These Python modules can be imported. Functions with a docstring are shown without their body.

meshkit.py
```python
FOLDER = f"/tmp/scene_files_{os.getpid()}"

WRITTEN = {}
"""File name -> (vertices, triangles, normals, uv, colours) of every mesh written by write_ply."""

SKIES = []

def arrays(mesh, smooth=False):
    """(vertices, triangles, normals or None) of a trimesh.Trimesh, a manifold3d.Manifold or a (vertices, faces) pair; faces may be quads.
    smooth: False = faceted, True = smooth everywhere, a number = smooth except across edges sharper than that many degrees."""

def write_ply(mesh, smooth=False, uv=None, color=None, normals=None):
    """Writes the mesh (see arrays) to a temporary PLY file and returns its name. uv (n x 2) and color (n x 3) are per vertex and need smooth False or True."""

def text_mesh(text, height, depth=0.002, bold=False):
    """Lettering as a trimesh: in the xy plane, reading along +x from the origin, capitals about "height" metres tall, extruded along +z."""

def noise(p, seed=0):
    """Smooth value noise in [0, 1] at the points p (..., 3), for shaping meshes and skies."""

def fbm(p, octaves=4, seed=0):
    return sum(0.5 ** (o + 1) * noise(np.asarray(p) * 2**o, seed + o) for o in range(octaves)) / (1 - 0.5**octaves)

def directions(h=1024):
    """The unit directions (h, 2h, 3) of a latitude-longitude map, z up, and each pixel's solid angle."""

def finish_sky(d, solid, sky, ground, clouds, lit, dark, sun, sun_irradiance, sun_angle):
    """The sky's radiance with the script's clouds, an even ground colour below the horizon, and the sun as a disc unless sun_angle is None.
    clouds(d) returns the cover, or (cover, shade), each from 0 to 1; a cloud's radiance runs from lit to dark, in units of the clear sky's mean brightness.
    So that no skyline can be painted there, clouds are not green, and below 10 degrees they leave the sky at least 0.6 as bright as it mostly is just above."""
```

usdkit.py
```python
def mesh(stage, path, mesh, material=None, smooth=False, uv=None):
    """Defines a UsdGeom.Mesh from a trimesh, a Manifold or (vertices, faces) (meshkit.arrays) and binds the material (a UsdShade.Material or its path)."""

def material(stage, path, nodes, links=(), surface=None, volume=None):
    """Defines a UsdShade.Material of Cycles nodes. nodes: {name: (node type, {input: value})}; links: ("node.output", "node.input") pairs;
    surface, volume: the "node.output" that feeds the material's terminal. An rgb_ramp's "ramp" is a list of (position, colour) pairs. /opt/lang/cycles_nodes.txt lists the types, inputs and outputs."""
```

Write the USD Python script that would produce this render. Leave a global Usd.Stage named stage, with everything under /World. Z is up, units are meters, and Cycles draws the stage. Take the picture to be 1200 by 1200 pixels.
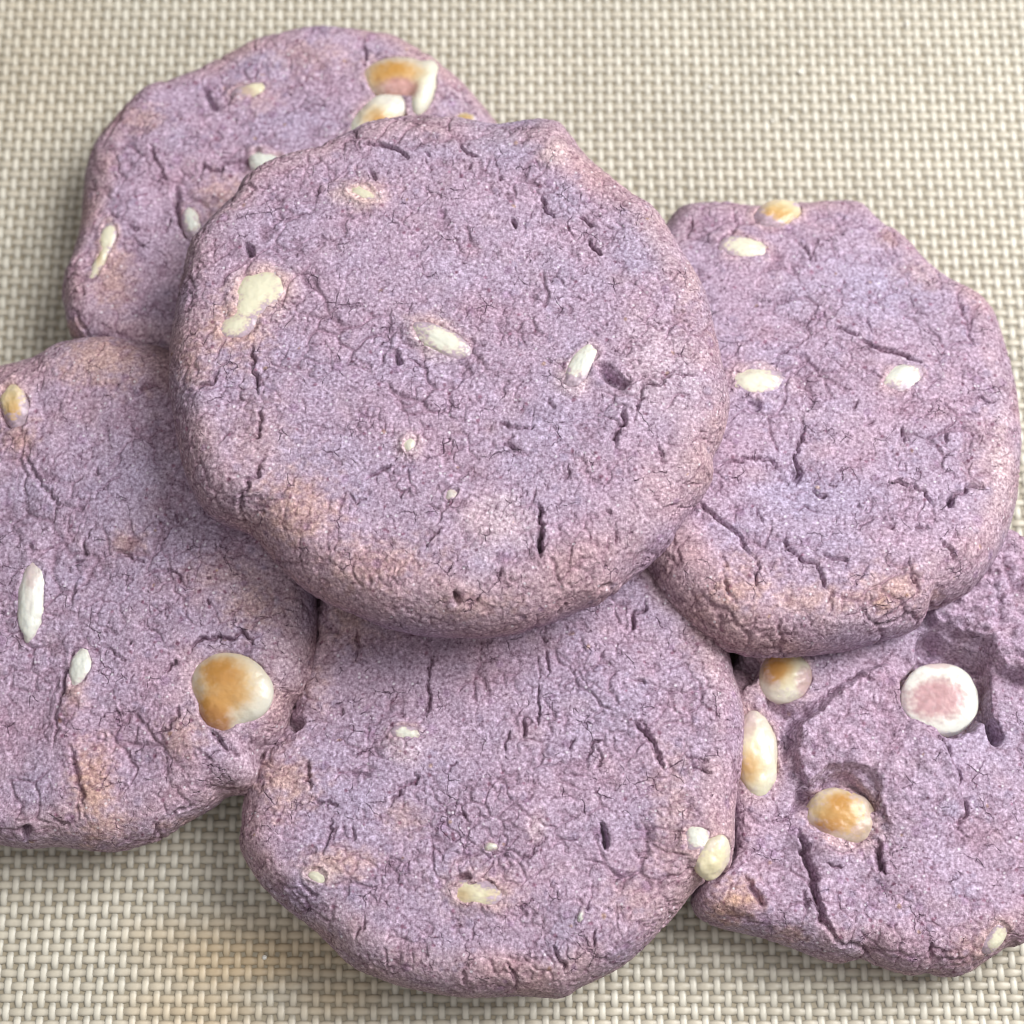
import math, random
import numpy as np, trimesh, usdkit, meshkit
from scipy.spatial import cKDTree
from pxr import Usd, UsdGeom, UsdLux, UsdShade, Gf, Sdf, Vt

stage = Usd.Stage.CreateInMemory()
UsdGeom.SetStageUpAxis(stage, 'Z'); UsdGeom.SetStageMetersPerUnit(stage, 1.0)
world = UsdGeom.Xform.Define(stage, '/World'); stage.SetDefaultPrim(world.GetPrim())
UsdGeom.Scope.Define(stage, '/World/Looks')
MM = 0.001

# ------------------------------------------------------------------ camera (all measures here in millimetres)
F_PX = 2200.0                       # focal length in pixels of a 1200 wide picture
THETA = math.atan(1.5e-4 * F_PX)    # tilt away from straight down
D0 = F_PX * 1.3 / 12.38             # distance to the mat along the axis
CAM = np.array([0, -D0 * math.sin(THETA), D0 * math.cos(THETA)])
RIGHT = np.array([1.0, 0, 0]); UP = np.array([0, math.cos(THETA), math.sin(THETA)]); LOOK = np.array([0, math.sin(THETA), -math.cos(THETA)])
cam = UsdGeom.Camera.Define(stage, '/World/camera')
cam.AddTranslateOp().Set(Gf.Vec3d(*map(float, CAM * MM)))
cam.AddRotateXOp().Set(math.degrees(THETA))
cam.CreateHorizontalApertureAttr(36.0); cam.CreateVerticalApertureAttr(36.0)
cam.CreateFocalLengthAttr(36.0 * F_PX / 1200)
cam.CreateClippingRangeAttr(Gf.Vec2f(0.01, 100))
cam.CreateFStopAttr(21.0); cam.CreateFocusDistanceAttr((D0 - 23) * MM)
cam.CreateExposureAttr(0.0)

# ------------------------------------------------------------------ light: a big window up to the right, an added soft fill from above
def rect_light(name, pos, target, w, h, watts, color):
    L = UsdLux.RectLight.Define(stage, '/World/' + name)
    L.CreateWidthAttr(w); L.CreateHeightAttr(h); L.CreateIntensityAttr(watts); L.CreateColorAttr(Gf.Vec3f(*color)); L.CreateNormalizeAttr(False)
    m = Gf.Matrix4d().SetLookAt(Gf.Vec3d(*pos), Gf.Vec3d(*target), Gf.Vec3d(0, 0.01, 1)).GetInverse()
    L.AddTransformOp().Set(m)
rect_light('window_light', (0.38, 0.15, 0.45), (0, 0, 0), 0.38, 0.38, 13.2, (1.0, 0.99, 0.975))
rect_light('bounce_fill_light', (-0.2, -0.45, 1.7), (0, 0, 0), 2.6, 2.6, 0.95, (1.0, 0.97, 0.95))  # added fill panel, stands in for light bounced off the room's ceiling

def project(p):
    d = np.asarray(p, float) - CAM
    z = d @ LOOK
    return np.stack([600 + F_PX * (d @ RIGHT) / z, 600 - F_PX * (d @ UP) / z], -1)

def rays(px):
    px = np.atleast_2d(np.asarray(px, float))
    r = LOOK + (px[:, :1] - 600) / F_PX * RIGHT - (px[:, 1:2] - 600) / F_PX * UP
    return r

def hit(px, c, n):
    r = rays(px)
    return CAM + r * (((c - CAM) @ n) / (r @ n))[:, None]

def sm(a, b, x):
    t = np.clip((x - a) / (b - a), 0, 1)
    return t * t * (3 - 2 * t)

ROT = np.array([[0.80, 0.36, -0.48], [-0.60, 0.48, -0.64], [0.0, 0.80, 0.60]])
def fbm(p, scale, octaves=3, seed=0):
    return meshkit.fbm((np.asarray(p) @ ROT.T) / scale + 31.7, octaves, seed) - 0.5
def vnoise(p, scale, seed=0):
    return meshkit.noise((np.asarray(p) @ ROT.T) / scale + 17.3, seed) - 0.5

# ------------------------------------------------------------------ materials
def look(name, *a, **k): return usdkit.material(stage, '/World/Looks/' + name, *a, **k)

DOUGH = look('purple_dough', {
    'tint': ('attribute', {'attribute': 'tint'}),
    'co': ('texture_coordinate', {}),
    'grain': ('noise_texture', {'scale': 2700, 'detail': 2.0, 'roughness': 0.65}),
    'gr': ('rgb_ramp', {'ramp': [(0.26, (0.36, 0.27, 0.32)), (0.38, (0.74, 0.68, 0.72)), (0.49, (0.97, 0.96, 0.97)), (0.59, (1.25, 1.28, 1.27)), (0.70, (1.75, 1.82, 1.8))]}),
    'mul': ('mix_color', {'blend_type': 'multiply', 'fac': 1.0, 'use_clamp': False}),
    'wn': ('noise_texture', {'scale': 800, 'detail': 3.0}),
    'wv': ('vector_math', {'math_type': 'multiply_add', 'vector2': (0.0011, 0.0011, 0.0011)}),
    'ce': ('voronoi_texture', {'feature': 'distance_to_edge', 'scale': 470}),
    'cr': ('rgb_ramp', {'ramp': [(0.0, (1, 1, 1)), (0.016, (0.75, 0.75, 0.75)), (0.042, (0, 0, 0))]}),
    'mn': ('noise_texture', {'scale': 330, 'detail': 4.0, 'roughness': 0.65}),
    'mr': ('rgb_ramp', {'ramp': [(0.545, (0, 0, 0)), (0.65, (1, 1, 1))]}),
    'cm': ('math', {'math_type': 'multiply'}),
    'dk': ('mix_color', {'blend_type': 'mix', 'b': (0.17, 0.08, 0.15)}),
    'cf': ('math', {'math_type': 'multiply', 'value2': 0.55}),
    'sv': ('voronoi_texture', {'scale': 2300}),
    'sc': ('rgb_ramp', {'ramp': [(0.84, (0, 0, 0)), (0.90, (1, 1, 1))]}),
    'sd': ('rgb_ramp', {'ramp': [(0.25, (0.6, 0.6, 0.6)), (0.45, (0, 0, 0))]}),
    'sp': ('math', {'math_type': 'multiply'}),
    'lt': ('mix_color', {'b': (0.80, 0.77, 0.84)}),
    'b0': ('bump', {'strength': 0.9, 'distance': 0.00022, 'invert': True}),
    'b1n': ('noise_texture', {'scale': 1600, 'detail': 3.0, 'roughness': 0.7}),
    'b1': ('bump', {'strength': 0.6, 'distance': 0.00034}),
    'v': ('voronoi_texture', {'scale': 1500, 'randomness': 1.0}),
    'b2': ('bump', {'strength': 0.2, 'distance': 0.00022, 'invert': True}),
    'p': ('principled_bsdf', {'roughness': 0.62, 'specular_ior_level': 0.35, 'subsurface_weight': 0.0})},
    [('co.object', 'grain.vector'), ('co.object', 'b1n.vector'), ('co.object', 'v.vector'), ('grain.fac', 'gr.fac'), ('tint.color', 'mul.a'), ('gr.color', 'mul.b'),
     ('co.object', 'wn.vector'), ('wn.color', 'wv.vector1'), ('co.object', 'wv.vector3'), ('wv.vector', 'ce.vector'), ('ce.distance', 'cr.fac'), ('co.object', 'mn.vector'), ('mn.fac', 'mr.fac'),
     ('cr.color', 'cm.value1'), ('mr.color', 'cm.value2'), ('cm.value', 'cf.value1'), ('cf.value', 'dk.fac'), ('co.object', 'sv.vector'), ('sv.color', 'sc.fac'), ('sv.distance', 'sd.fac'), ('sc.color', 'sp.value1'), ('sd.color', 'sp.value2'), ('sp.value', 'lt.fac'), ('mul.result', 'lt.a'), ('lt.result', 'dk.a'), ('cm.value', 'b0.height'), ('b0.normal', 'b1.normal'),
     ('dk.result', 'p.base_color'), ('b1n.fac', 'b1.height'), ('v.distance', 'b2.height'), ('b1.normal', 'b2.normal'), ('b2.normal', 'p.normal')], surface='p.BSDF')

CHIP = look('white_chocolate', {
    'tint': ('attribute', {'attribute': 'tint'}),
    'co': ('texture_coordinate', {}),
    'n': ('noise_texture', {'scale': 900, 'detail': 3.0}),
    'b': ('bump', {'strength': 0.4, 'distance': 0.00025}),
    'p': ('principled_bsdf', {'roughness': 0.30, 'specular_ior_level': 0.5, 'subsurface_weight': 0.35, 'subsurface_scale': 0.0012, 'subsurface_radius': (1.0, 0.8, 0.55)})},
    [('co.object', 'n.vector'), ('n.fac', 'b.height'), ('b.normal', 'p.normal'), ('tint.color', 'p.base_color')], surface='p.BSDF')

def thread_material(name, base, dark):
    return look(name, {
        'g': ('geometry', {}), 'tint': ('attribute', {'attribute': 'tint'}),
        'n': ('noise_texture', {'scale': 900, 'detail': 3.0}),
        'r': ('rgb_ramp', {'ramp': [(0.3, dark), (0.7, base)]}),
        'mul': ('mix_color', {'blend_type': 'multiply', 'fac': 1.0}),
        'b': ('bump', {'strength': 0.3, 'distance': 0.0001}),
        'p': ('principled_bsdf', {'roughness': 0.42, 'specular_ior_level': 0.5})},
        [('g.position', 'n.vector'), ('n.fac', 'r.fac'), ('r.color', 'mul.a'), ('tint.color', 'mul.b'), ('mul.result', 'p.base_color'), ('n.fac', 'b.height'), ('b.normal', 'p.normal')], surface='p.BSDF')
WARP = thread_material('silicone_warp_thread', (0.61, 0.58, 0.50), (0.55, 0.52, 0.44))
WEFT = thread_material('silicone_weft_thread', (0.52, 0.48, 0.395), (0.46, 0.42, 0.34))
BACK = look('mat_backing', {'g': ('geometry', {}), 'n': ('noise_texture', {'scale': 800, 'detail': 3.0}), 'r': ('rgb_ramp', {'ramp': [(0.3, (0.27, 0.23, 0.165)), (0.7, (0.33, 0.285, 0.205))]}),
                            'p': ('principled_bsdf', {'roughness': 0.45})}, [('g.position', 'n.vector'), ('n.fac', 'r.fac'), ('r.color', 'p.base_color')], surface='p.BSDF')
BEAD = look('clear_silicone_bead', {'n': ('noise_texture', {'scale': 900}), 'r': ('rgb_ramp', {'ramp': [(0.3, (0.74, 0.72, 0.66)), (0.7, (0.8, 0.78, 0.72))]}), 'p': ('principled_bsdf', {'roughness': 0.12, 'coat_weight': 0.6})}, [('n.fac', 'r.fac'), ('r.color', 'p.base_color')], surface='p.BSDF')

# ------------------------------------------------------------------ naming
used = {}
def numbered(path):
    k = used.get(path, 0); used[path] = k + 1
    return path if k == 0 else f'{path}_{k:03d}'
def thing(name, label, cat, loc, group=None, matrix=None):
    x = UsdGeom.Xform.Define(stage, numbered('/World/' + name)); o = x.GetPrim()
    x.AddTransformOp().Set(Gf.Matrix4d(*[float(v) for v in matrix.T.ravel()]) if matrix is not None else Gf.Matrix4d().SetTranslate(Gf.Vec3d(*loc)))
    o.SetCustomDataByKey('label', label); o.SetCustomDataByKey('category', cat)
    if group: o.SetCustomDataByKey('group', group)
    return o
def part(parent, name, v, f, mat, tint=None, label=None, smooth=True):
    m = usdkit.mesh(stage, numbered(f'{parent.GetPath()}/{name}'), (np.asarray(v) * MM, f), mat, smooth=smooth)
    if tint is not None:
        UsdGeom.PrimvarsAPI(m).CreatePrimvar('tint', Sdf.ValueTypeNames.Color3fArray, 'vertex').Set(Vt.Vec3fArray.FromNumpy(np.asarray(tint, np.float32)))
    if label: m.GetPrim().SetCustomDataByKey('label', label)
    return m.GetPrim()

# ------------------------------------------------------------------ the woven silicone mat
mat = thing('baking_mat', 'cream woven silicone baking mat under all the cookies, faint brown oil stain', 'baking mat', (0, 0, 0))
PX, PY = 1.300, 1.416
rng = np.random.default_rng(5)
X0, X1, Y0, Y1 = -84.0, 84.0, -80.0, 98.0
STAINS = [((300, 1125), 150, 62, 0.75), ((215, 1110), 90, 45, 0.4), ((390, 1170), 90, 40, 0.5), ((250, 1185), 130, 40, 0.5), ((40, 60), 120, 160, 0.12)]
def mat_tint(p):
    q = project(p)
    w = np.zeros(len(p))
    for (cx, cy), rx, ry, s in STAINS:
        r = np.hypot((q[:, 0] - cx) / rx, (q[:, 1] - cy) / ry) + 0.9 * fbm(p * [1, 1, 0], 9, 3, 3)
        w = np.maximum(w, s * (1 - sm(0.1, 1.2, r)))
    w = w[:, None]
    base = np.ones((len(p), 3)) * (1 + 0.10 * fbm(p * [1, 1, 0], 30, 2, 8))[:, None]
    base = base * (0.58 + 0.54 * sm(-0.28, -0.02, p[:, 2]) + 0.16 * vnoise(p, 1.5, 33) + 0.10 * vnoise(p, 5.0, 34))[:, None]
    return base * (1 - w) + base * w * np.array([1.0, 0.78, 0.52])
def thread(x_of, n, along, lift, w, h, phase, jit, seed):
    """Half-round thread: centre line along 'along' (mm), lifted over and under by a cosine."""
    per = PY if along == 'y' else PX
    a0, a1 = (Y0, Y1) if along == 'y' else (X0, X1)
    N = int((a1 - a0) / per * 4)
    t = np.linspace(a0, a1, N)
    z = lift * np.cos(np.pi * t / per + phase * np.pi)
    flat = np.sign(z) * np.abs(z / lift) ** 0.75 * lift
    c = x_of + jit * (meshkit.noise(np.stack([t / 9.0, t * 0 + seed * 3.7, t * 0], -1)) - 0.5)
    wid = w * (1 + 0.12 * (z / lift)) * (1 + 0.12 * (meshkit.noise(np.stack([t / 3.1, t * 0 + seed * 1.7, t * 0 + 5], -1)) - 0.5))
    ang = np.array([180, 120, 60, 0]) * np.pi / 180
    off, up = np.cos(ang), np.sin(ang)
    P = np.zeros((N, 4, 3))
    A, B = (1, 0) if along == 'y' else (0, 1)
    P[..., A] = t[:, None]
    P[..., B] = c[:, None] + wid[:, None] * off
    P[..., 2] = (flat - h - lift)[:, None] + h * up
    i = np.arange(N - 1)[:, None] * 4 + np.arange(3)[None]
    q = np.stack([i, i + 1, i + 5, i + 4], -1).reshape(-1, 4)
    if along == 'x': q = q[:, ::-1]
    return P.reshape(-1, 3), q
bx = trimesh.creation.box(extents=(X1 - X0, Y1 - Y0, 0.6)); bx.apply_translation([(X0 + X1) / 2, (Y0 + Y1) / 2, -0.66])
part(mat, 'backing_sheet', bx.vertices, bx.faces, BACK, smooth=False)
nx, ny = int((X1 - X0) / PX), int((Y1 - Y0) / PY)
for k in range(nx):
    v, q = thread(X0 + (k + 0.5) * PX, nx, 'y', 0.12, 0.42, 0.23, k % 2, 0.26, k)
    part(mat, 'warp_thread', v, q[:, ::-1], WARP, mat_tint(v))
yy0 = math.ceil(Y0 / PY) * PY
for k in range(ny):
    y = yy0 + k * PY
    idx = int(round(y / PY))
    # under where the warp is over
    v, q = thread(y, ny, 'x', 0.09, 0.45, 0.20, (0.5 - X0 / PX) + idx, 0.26, 400 + k)
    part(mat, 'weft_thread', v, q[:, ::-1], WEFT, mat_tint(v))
for (u, w_, r) in [(937, 84, 0.32), (997, 113, 0.3), (832, 102, 0.28), (927, 138, 0.25), (1063, 28, 0.3), (310, 1122, 0.3), (985, 140, 0.2), (905, 142, 0.22)]:
    c = hit((u, w_), np.zeros(3), np.array([0, 0, 1.0]))[0]
    s = trimesh.creation.icosphere(2, r); s.vertices *= [1, 1, 0.7]; s.apply_translation(c + [0, 0, 0.02])
    part(mat, 'bead', s.vertices, s.faces, BEAD)

# ------------------------------------------------------------------ cookies
def disc_grid(n):
    a = np.linspace(-1, 1, n); X, Y = np.meshgrid(a, a, indexing='xy')
    big = np.abs(X) > np.abs(Y)
    with np.errstate(divide='ignore', invalid='ignore'):
        r = np.where(big, X, Y)
        phi = np.where(big, np.pi / 4 * np.where(X == 0, 0, Y / X), np.pi / 2 - np.pi / 4 * np.where(Y == 0, 0, X / np.where(Y == 0, 1, Y)))
    x, y = r * np.cos(phi), r * np.sin(phi)
    x[(X == 0) & (Y == 0)] = 0; y[(X == 0) & (Y == 0)] = 0
    i = (np.arange(n - 1)[:, None] * n + np.arange(n - 1)[None]).ravel()
    q = np.stack([i, i + 1, i + n + 1, i + n], -1)
    ring = np.concatenate([np.arange(n - 1), np.arange(n - 1) * n + n - 1, (n * n - 1) - np.arange(n - 1), (n - 1 - np.arange(n - 1)) * n])
    return x.ravel(), y.ravel(), q, ring

def spline(pts, m=40):
    p = np.asarray(pts, float); out = []
    for i in range(len(p)):
        a, b, c, d = p[i - 1], p[i], p[(i + 1) % len(p)], p[(i + 2) % len(p)]
        t = np.linspace(0, 1, m, endpoint=False)[:, None]
        out.append(0.5 * (2 * b + (c - a) * t + (2 * a - 5 * b + 4 * c - d) * t ** 2 + (3 * b - a - 3 * c + d) * t ** 3))
    return np.vstack(out)

def polyline_points(pts, step, wob, rs):
    p = np.asarray(pts, float); out = []
    for a, b in zip(p[:-1], p[1:]):
        k = max(2, int(np.linalg.norm(b - a) / step)); t = np.linspace(0, 1, k, endpoint=False)[:, None]
        out.append(a + (b - a) * t)
    out = np.vstack(out + [p[-1:]])
    return out + wob * (meshkit.noise(np.stack([out[:, 0] / 0.9, out[:, 1] / 0.9, out[:, 2] * 0 + rs], -1))[:, None] - 0.5) * [1.4, -1.4, 0] + wob * 0.9 * rs_noise(out, rs)
def rs_noise(out, rs):
    n = np.stack([meshkit.noise(out / 0.35 + rs), meshkit.noise(out / 0.35 + rs + 40)], -1) - 0.5
    return np.hstack([n, np.zeros((len(n), 1))])

CREAM = np.array([0.87, 0.79, 0.52]); WHITE = np.array([0.84, 0.85, 0.75]); TOAST = np.array([0.58, 0.30, 0.09]); DEEP = np.array([0.36, 0.15, 0.04]); PINK = np.array([0.50, 0.28, 0.30])

def build_cookie(name_label, outline, T, z0, tilt, edge=5.0, seed=0, chips=(), cracks=(), pits=(), bumps=(), browns=(), blues=(), pinks=(), lump=1.0, fine=1.0, rim_brown=0.35, fine_crack=1.0, grid=430):
    n = np.array([tilt[0], tilt[1], 1.0]); n /= np.linalg.norm(n)
    ol = spline(outline)
    cpx = np.asarray(outline, float).mean(0)
    # centre: on the mid plane
    c = hit(cpx, np.array([0, 0, z0]), np.array([0, 0, 1.0]))[0]
    ex = np.cross([0, 1.0, 0], n); ex /= np.linalg.norm(ex); ey = np.cross(n, ex)
    R3 = np.stack([ex, ey, n], 1)                # local -> world
    base_pt = c - n * (0.5 * T)
    o3 = (hit(ol, c + n * 0.02 * T, n) - base_pt) @ R3
    ctr = o3[:, :2].mean(0)
    d = o3[:, :2] - ctr
    ang = np.arctan2(d[:, 1], d[:, 0]); rad = np.hypot(*d.T); k = np.argsort(ang)
    ang, rad = ang[k], rad[k]
    ta = np.linspace(-np.pi, np.pi, 1441)
    tr = np.interp(ta, np.r_[ang - 2 * np.pi, ang, ang + 2 * np.pi], np.r_[rad, rad, rad])
    ker = np.hanning(17); ker /= ker.sum(); tr = np.convolve(np.r_[tr[-9:-1], tr, tr[1:9]], ker, 'same')[8:-8]
    x, y, quads, ring = disc_grid(grid)
    s, phi = np.hypot(x, y), np.arctan2(y, x)
    R = np.interp(phi, ta, tr)
    cs, sn = np.cos(phi), np.sin(phi)
    e = 0.82 * edge * (1 + 0.7 * (meshkit.noise(np.stack([cs * 1.6 + seed, sn * 1.6, cs * 0 + seed], -1)) - 0.5)) / R
    s1, s2 = 0.76, 0.93
    t = np.clip((s - s1) / (s2 - s1), 0, 1) * np.pi / 2
    t2 = np.clip((s - s2) / (1 - s2), 0, 1)
    u = np.where(s < s1, s / s1 * (1 - e), np.where(s < s2, 1 - e + e * np.sin(t), 1 - 0.10 * t2 ** 2.2))
    zt = T + 0.35 * (1 - (s / s1).clip(0, 1) ** 2)
    z = np.where(s < s2, zt - 0.5 * T * (1 - np.cos(t)), 0.5 * T * (1 - t2))
    V = np.stack([ctr[0] + cs * R * u, ctr[1] + sn * R * u, z], -1)
    F = np.vstack([quads[:, [0, 1, 2]], quads[:, [0, 2, 3]]])
    def normals(V):
        return meshkit.arrays((V, F), True)[2]
    N = normals(V)
    soft = 1 - sm(0.5, 1.0, t2)                       # the flat underside stays flat
    P = V + np.array([seed * 57.0, seed * 13.0, 0])
    L = lump * (2.0 * fbm(P, 15, 2, seed) + 0.7 * fbm(P, 5.5, 2, seed + 5)) * soft
    V = V + N * (L * (1 - 0.45 * sm(0.6, 0.85, s)))[:, None]
    N = normals(V)
    toW = lambda v: base_pt + v @ R3.T
    W = toW(V); NW = N @ R3.T
    view = CAM - W; view /= np.linalg.norm(view, axis=1, keepdims=True)
    front = np.where((NW * view).sum(1) > 0.08)[0]
    px = project(W); tree = cKDTree(px[front])
    def at(q):
        """local point and normal seen at a picture position"""
        dd, ii = tree.query(np.atleast_2d(q), k=6)
        ii = front[ii]
        best = ii[np.arange(len(ii)), np.argmax(W[ii][..., 2] - 3 * dd, 1)]
        return V[best], N[best]
    D = np.zeros(len(V)); inside = np.zeros(len(V))       # displacement, crack interior
    # --- covered chips and other bumps
    warp3 = np.stack([vnoise(P, 1.3, seed + 20), vnoise(P, 1.3, seed + 21), vnoise(P, 1.3, seed + 22)], -1)
    for (bx_, by_, ra, rb, an, hh) in bumps:
        p0, n0 = at((bx_, by_)); p0, n0 = p0[0], n0[0]
        r = ell(px, V, p0, (bx_, by_), ra, rb, an, warp3 * 0.8, front, W)
        D += hh * np.exp(-(r ** 2) * 1.1) * soft
    # --- pits: polygons let into the dough, steep edge
    for poly, depth, wall, *fade in pits:
        p3, _ = at(np.asarray(poly, float))
        o = spline(p3, 8)
        from shapely.geometry import Polygon
        import shapely
        pg = Polygon(o[:, :2]).buffer(0)
        wx = V + 0.55 * warp3 + 0.25 * np.stack([vnoise(P, 0.45, seed + 30), vnoise(P, 0.45, seed + 31), vnoise(P, 0.45, seed + 32)], -1)
        near = np.where((np.abs(V[:, 0] - o[:, 0].mean()) < np.ptp(o[:, 0]) + 2) & (np.abs(V[:, 1] - o[:, 1].mean()) < np.ptp(o[:, 1]) + 2) & (np.abs(V[:, 2] - o[:, 2].mean()) < 4))[0]
        pts = shapely.points(wx[near, 0], wx[near, 1])
        sd = shapely.distance(pts, pg.exterior) if pg.geom_type == 'Polygon' else shapely.distance(pts, pg.boundary)
        sd = np.where(shapely.contains(pg, pts), sd, -sd)
        w = sm(-0.12, wall, sd) * soft[near]
        if fade:                                   # a slab that runs out into the surface on one side
            ax, f0, f1 = fade
            w = w * (1 - sm(0, 1, (px[near, ax] - f0) / (f1 - f0)))
        D[near] -= depth * w * (1 + 0.5 * vnoise(P[near], 1.0, seed + 8))
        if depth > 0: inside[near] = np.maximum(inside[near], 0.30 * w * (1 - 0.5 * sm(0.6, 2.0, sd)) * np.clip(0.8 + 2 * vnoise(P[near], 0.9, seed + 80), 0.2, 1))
        D[near] += 0.5 * min(1, abs(depth) / 2) * w * fbm(P[near], 1.4, 3, seed + 81)
        lip = np.exp(-((sd + 0.5) / 0.45) ** 2) * 0.14 * (1 - w)
        D[near] += lip * soft[near] if depth > 0 else 0
    # --- natural fine cracking: broken cell walls at several sizes
    def cells(size, width, depth, cover, sd_):
        rs = np.random.default_rng(seed * 10 + sd_)
        lo, hi = V.min(0) - 2 * size, V.max(0) + 2 * size
        g = np.stack(np.meshgrid(*[np.arange(a, b, size) for a, b in zip(lo, hi)], indexing='ij'), -1).reshape(-1, 3)
        g = g + rs.uniform(-0.48, 0.48, g.shape) * size
        q = V + size * 0.28 * np.stack([fbm(P, size * 0.6, 2, sd_), fbm(P, size * 0.6, 2, sd_ + 3), fbm(P, size * 0.6, 2, sd_ + 6)], -1) * 2
        dd, ii = cKDTree(g).query(q, k=2, workers=-1)
        wall = (dd[:, 1] - dd[:, 0]) * 0.5
        m = sm(cover - 0.06, cover + 0.10, vnoise(P, size * 1.1, sd_ + 9) + 0.5 * vnoise(P, size * 3.5, sd_ + 12))
        hcell = rs.uniform(-1, 1, len(g))[ii[:, 0]]
        wv = width * (0.5 + m)
        return np.exp(-(wall / wv) ** 2) * m, hcell * sm(0, size * 0.3, wall)
    for size, width, depth, cover, sd_ in ((5.0, 0.10, 0.26, 0.12, 1), (2.6, 0.08, 0.18, 0.08, 2), (1.3, 0.07, 0.12, 0.10, 3)):
        a, hc = cells(size, width, depth, cover, sd_)
        D -= fine_crack * depth * a * soft
        D += 0.018 * size ** 0.5 * hc * soft * (1 - 0.6 * sm(0.65, 0.8, s))
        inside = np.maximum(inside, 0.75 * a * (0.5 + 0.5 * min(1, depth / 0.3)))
    # --- the cracks one can point to
    for j, (pts, wd, dp) in enumerate(cracks):
        p3, _ = at(np.asarray(pts, float))
        pl = polyline_points(p3, 0.08, 0.55, seed * 9 + j)
        tt = np.linspace(0, 1, len(pl)); taper = np.clip(4 * np.minimum(tt, 1 - tt) + 0.25, 0, 1)
        taper = taper * (0.8 + 0.4 * meshkit.noise(np.stack([tt * len(pl) * 0.08 / 0.7, tt * 0 + j, tt * 0], -1)))
        dd, ii = cKDTree(pl).query(V, distance_upper_bound=2.5, workers=-1)
        ok = np.isfinite(dd); w = np.zeros(len(V))
        wd_mm = wd * 0.024 * taper[ii[ok]] + 0.045
        w[ok] = np.exp(-(dd[ok] / wd_mm) ** 2) * np.clip(taper[ii[ok]], 0.3, 1)
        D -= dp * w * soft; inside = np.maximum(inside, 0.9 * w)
        lipw = np.zeros(len(V)); lipw[ok] = np.exp(-((dd[ok] - 0.45) / 0.35) ** 2)
        D += 0.06 * dp * lipw
    # --- fine crumb
    crumb = 0.08 * fbm(P, 1.9, 2, seed + 40) + 0.12 * fine * fbm(P, 0.5, 2, seed + 41)
    rimf = sm(0.70, 0.82, s)
    D += (crumb * (1 + 0.3 * rimf) + 0.14 * rimf * fbm(P, 3.2, 2, seed + 42)) * soft
    # --- chips
    built = []
    hole = np.zeros(len(V)); halo = np.zeros(len(V))
    V0 = V + N * D[:, None]
    for ch in chips:
        cxp, cyp = ch['at']
        p0, n0 = at((cxp, cyp)); p0, n0 = p0[0], n0[0]
        ch['p0'], ch['n0'] = p0.copy(), n0.copy()
        for (dx, dy, a, b, an) in ch['lobes']:
            r = ell(px, V, p0, (cxp + dx, cyp + dy), a, b, an, warp3 * 0.9 * ch.get('rag', 1.0), front, W)
            hole = np.maximum(hole, (1 - sm(0.86, 1.10, r)) * (0.12 if ch.get('h', 0.9) <= 1.3 else ch.get('sink', 1.0)))
            halo = np.maximum(halo, np.exp(-np.clip(r - 0.9, 0, 9) ** 2 / 0.22) * 0.75 * ch.get('halo', 0.6))
            D += ch.get('ridge', 0.20) * np.exp(-((r - 1.12) / 0.32) ** 2) * soft
    D -= 0.75 * hole * soft
    # keep relief calm right at the chips, where melted fat smooths the dough
    V = V + N * D[:, None]
    V[:, 2] = np.maximum(V[:, 2], 0.0) if False else V[:, 2]
    bottom = np.array([[ctr[0], ctr[1], V[ring, 2].mean()]])
    nb = len(V); V2 = np.vstack([V, bottom])
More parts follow.
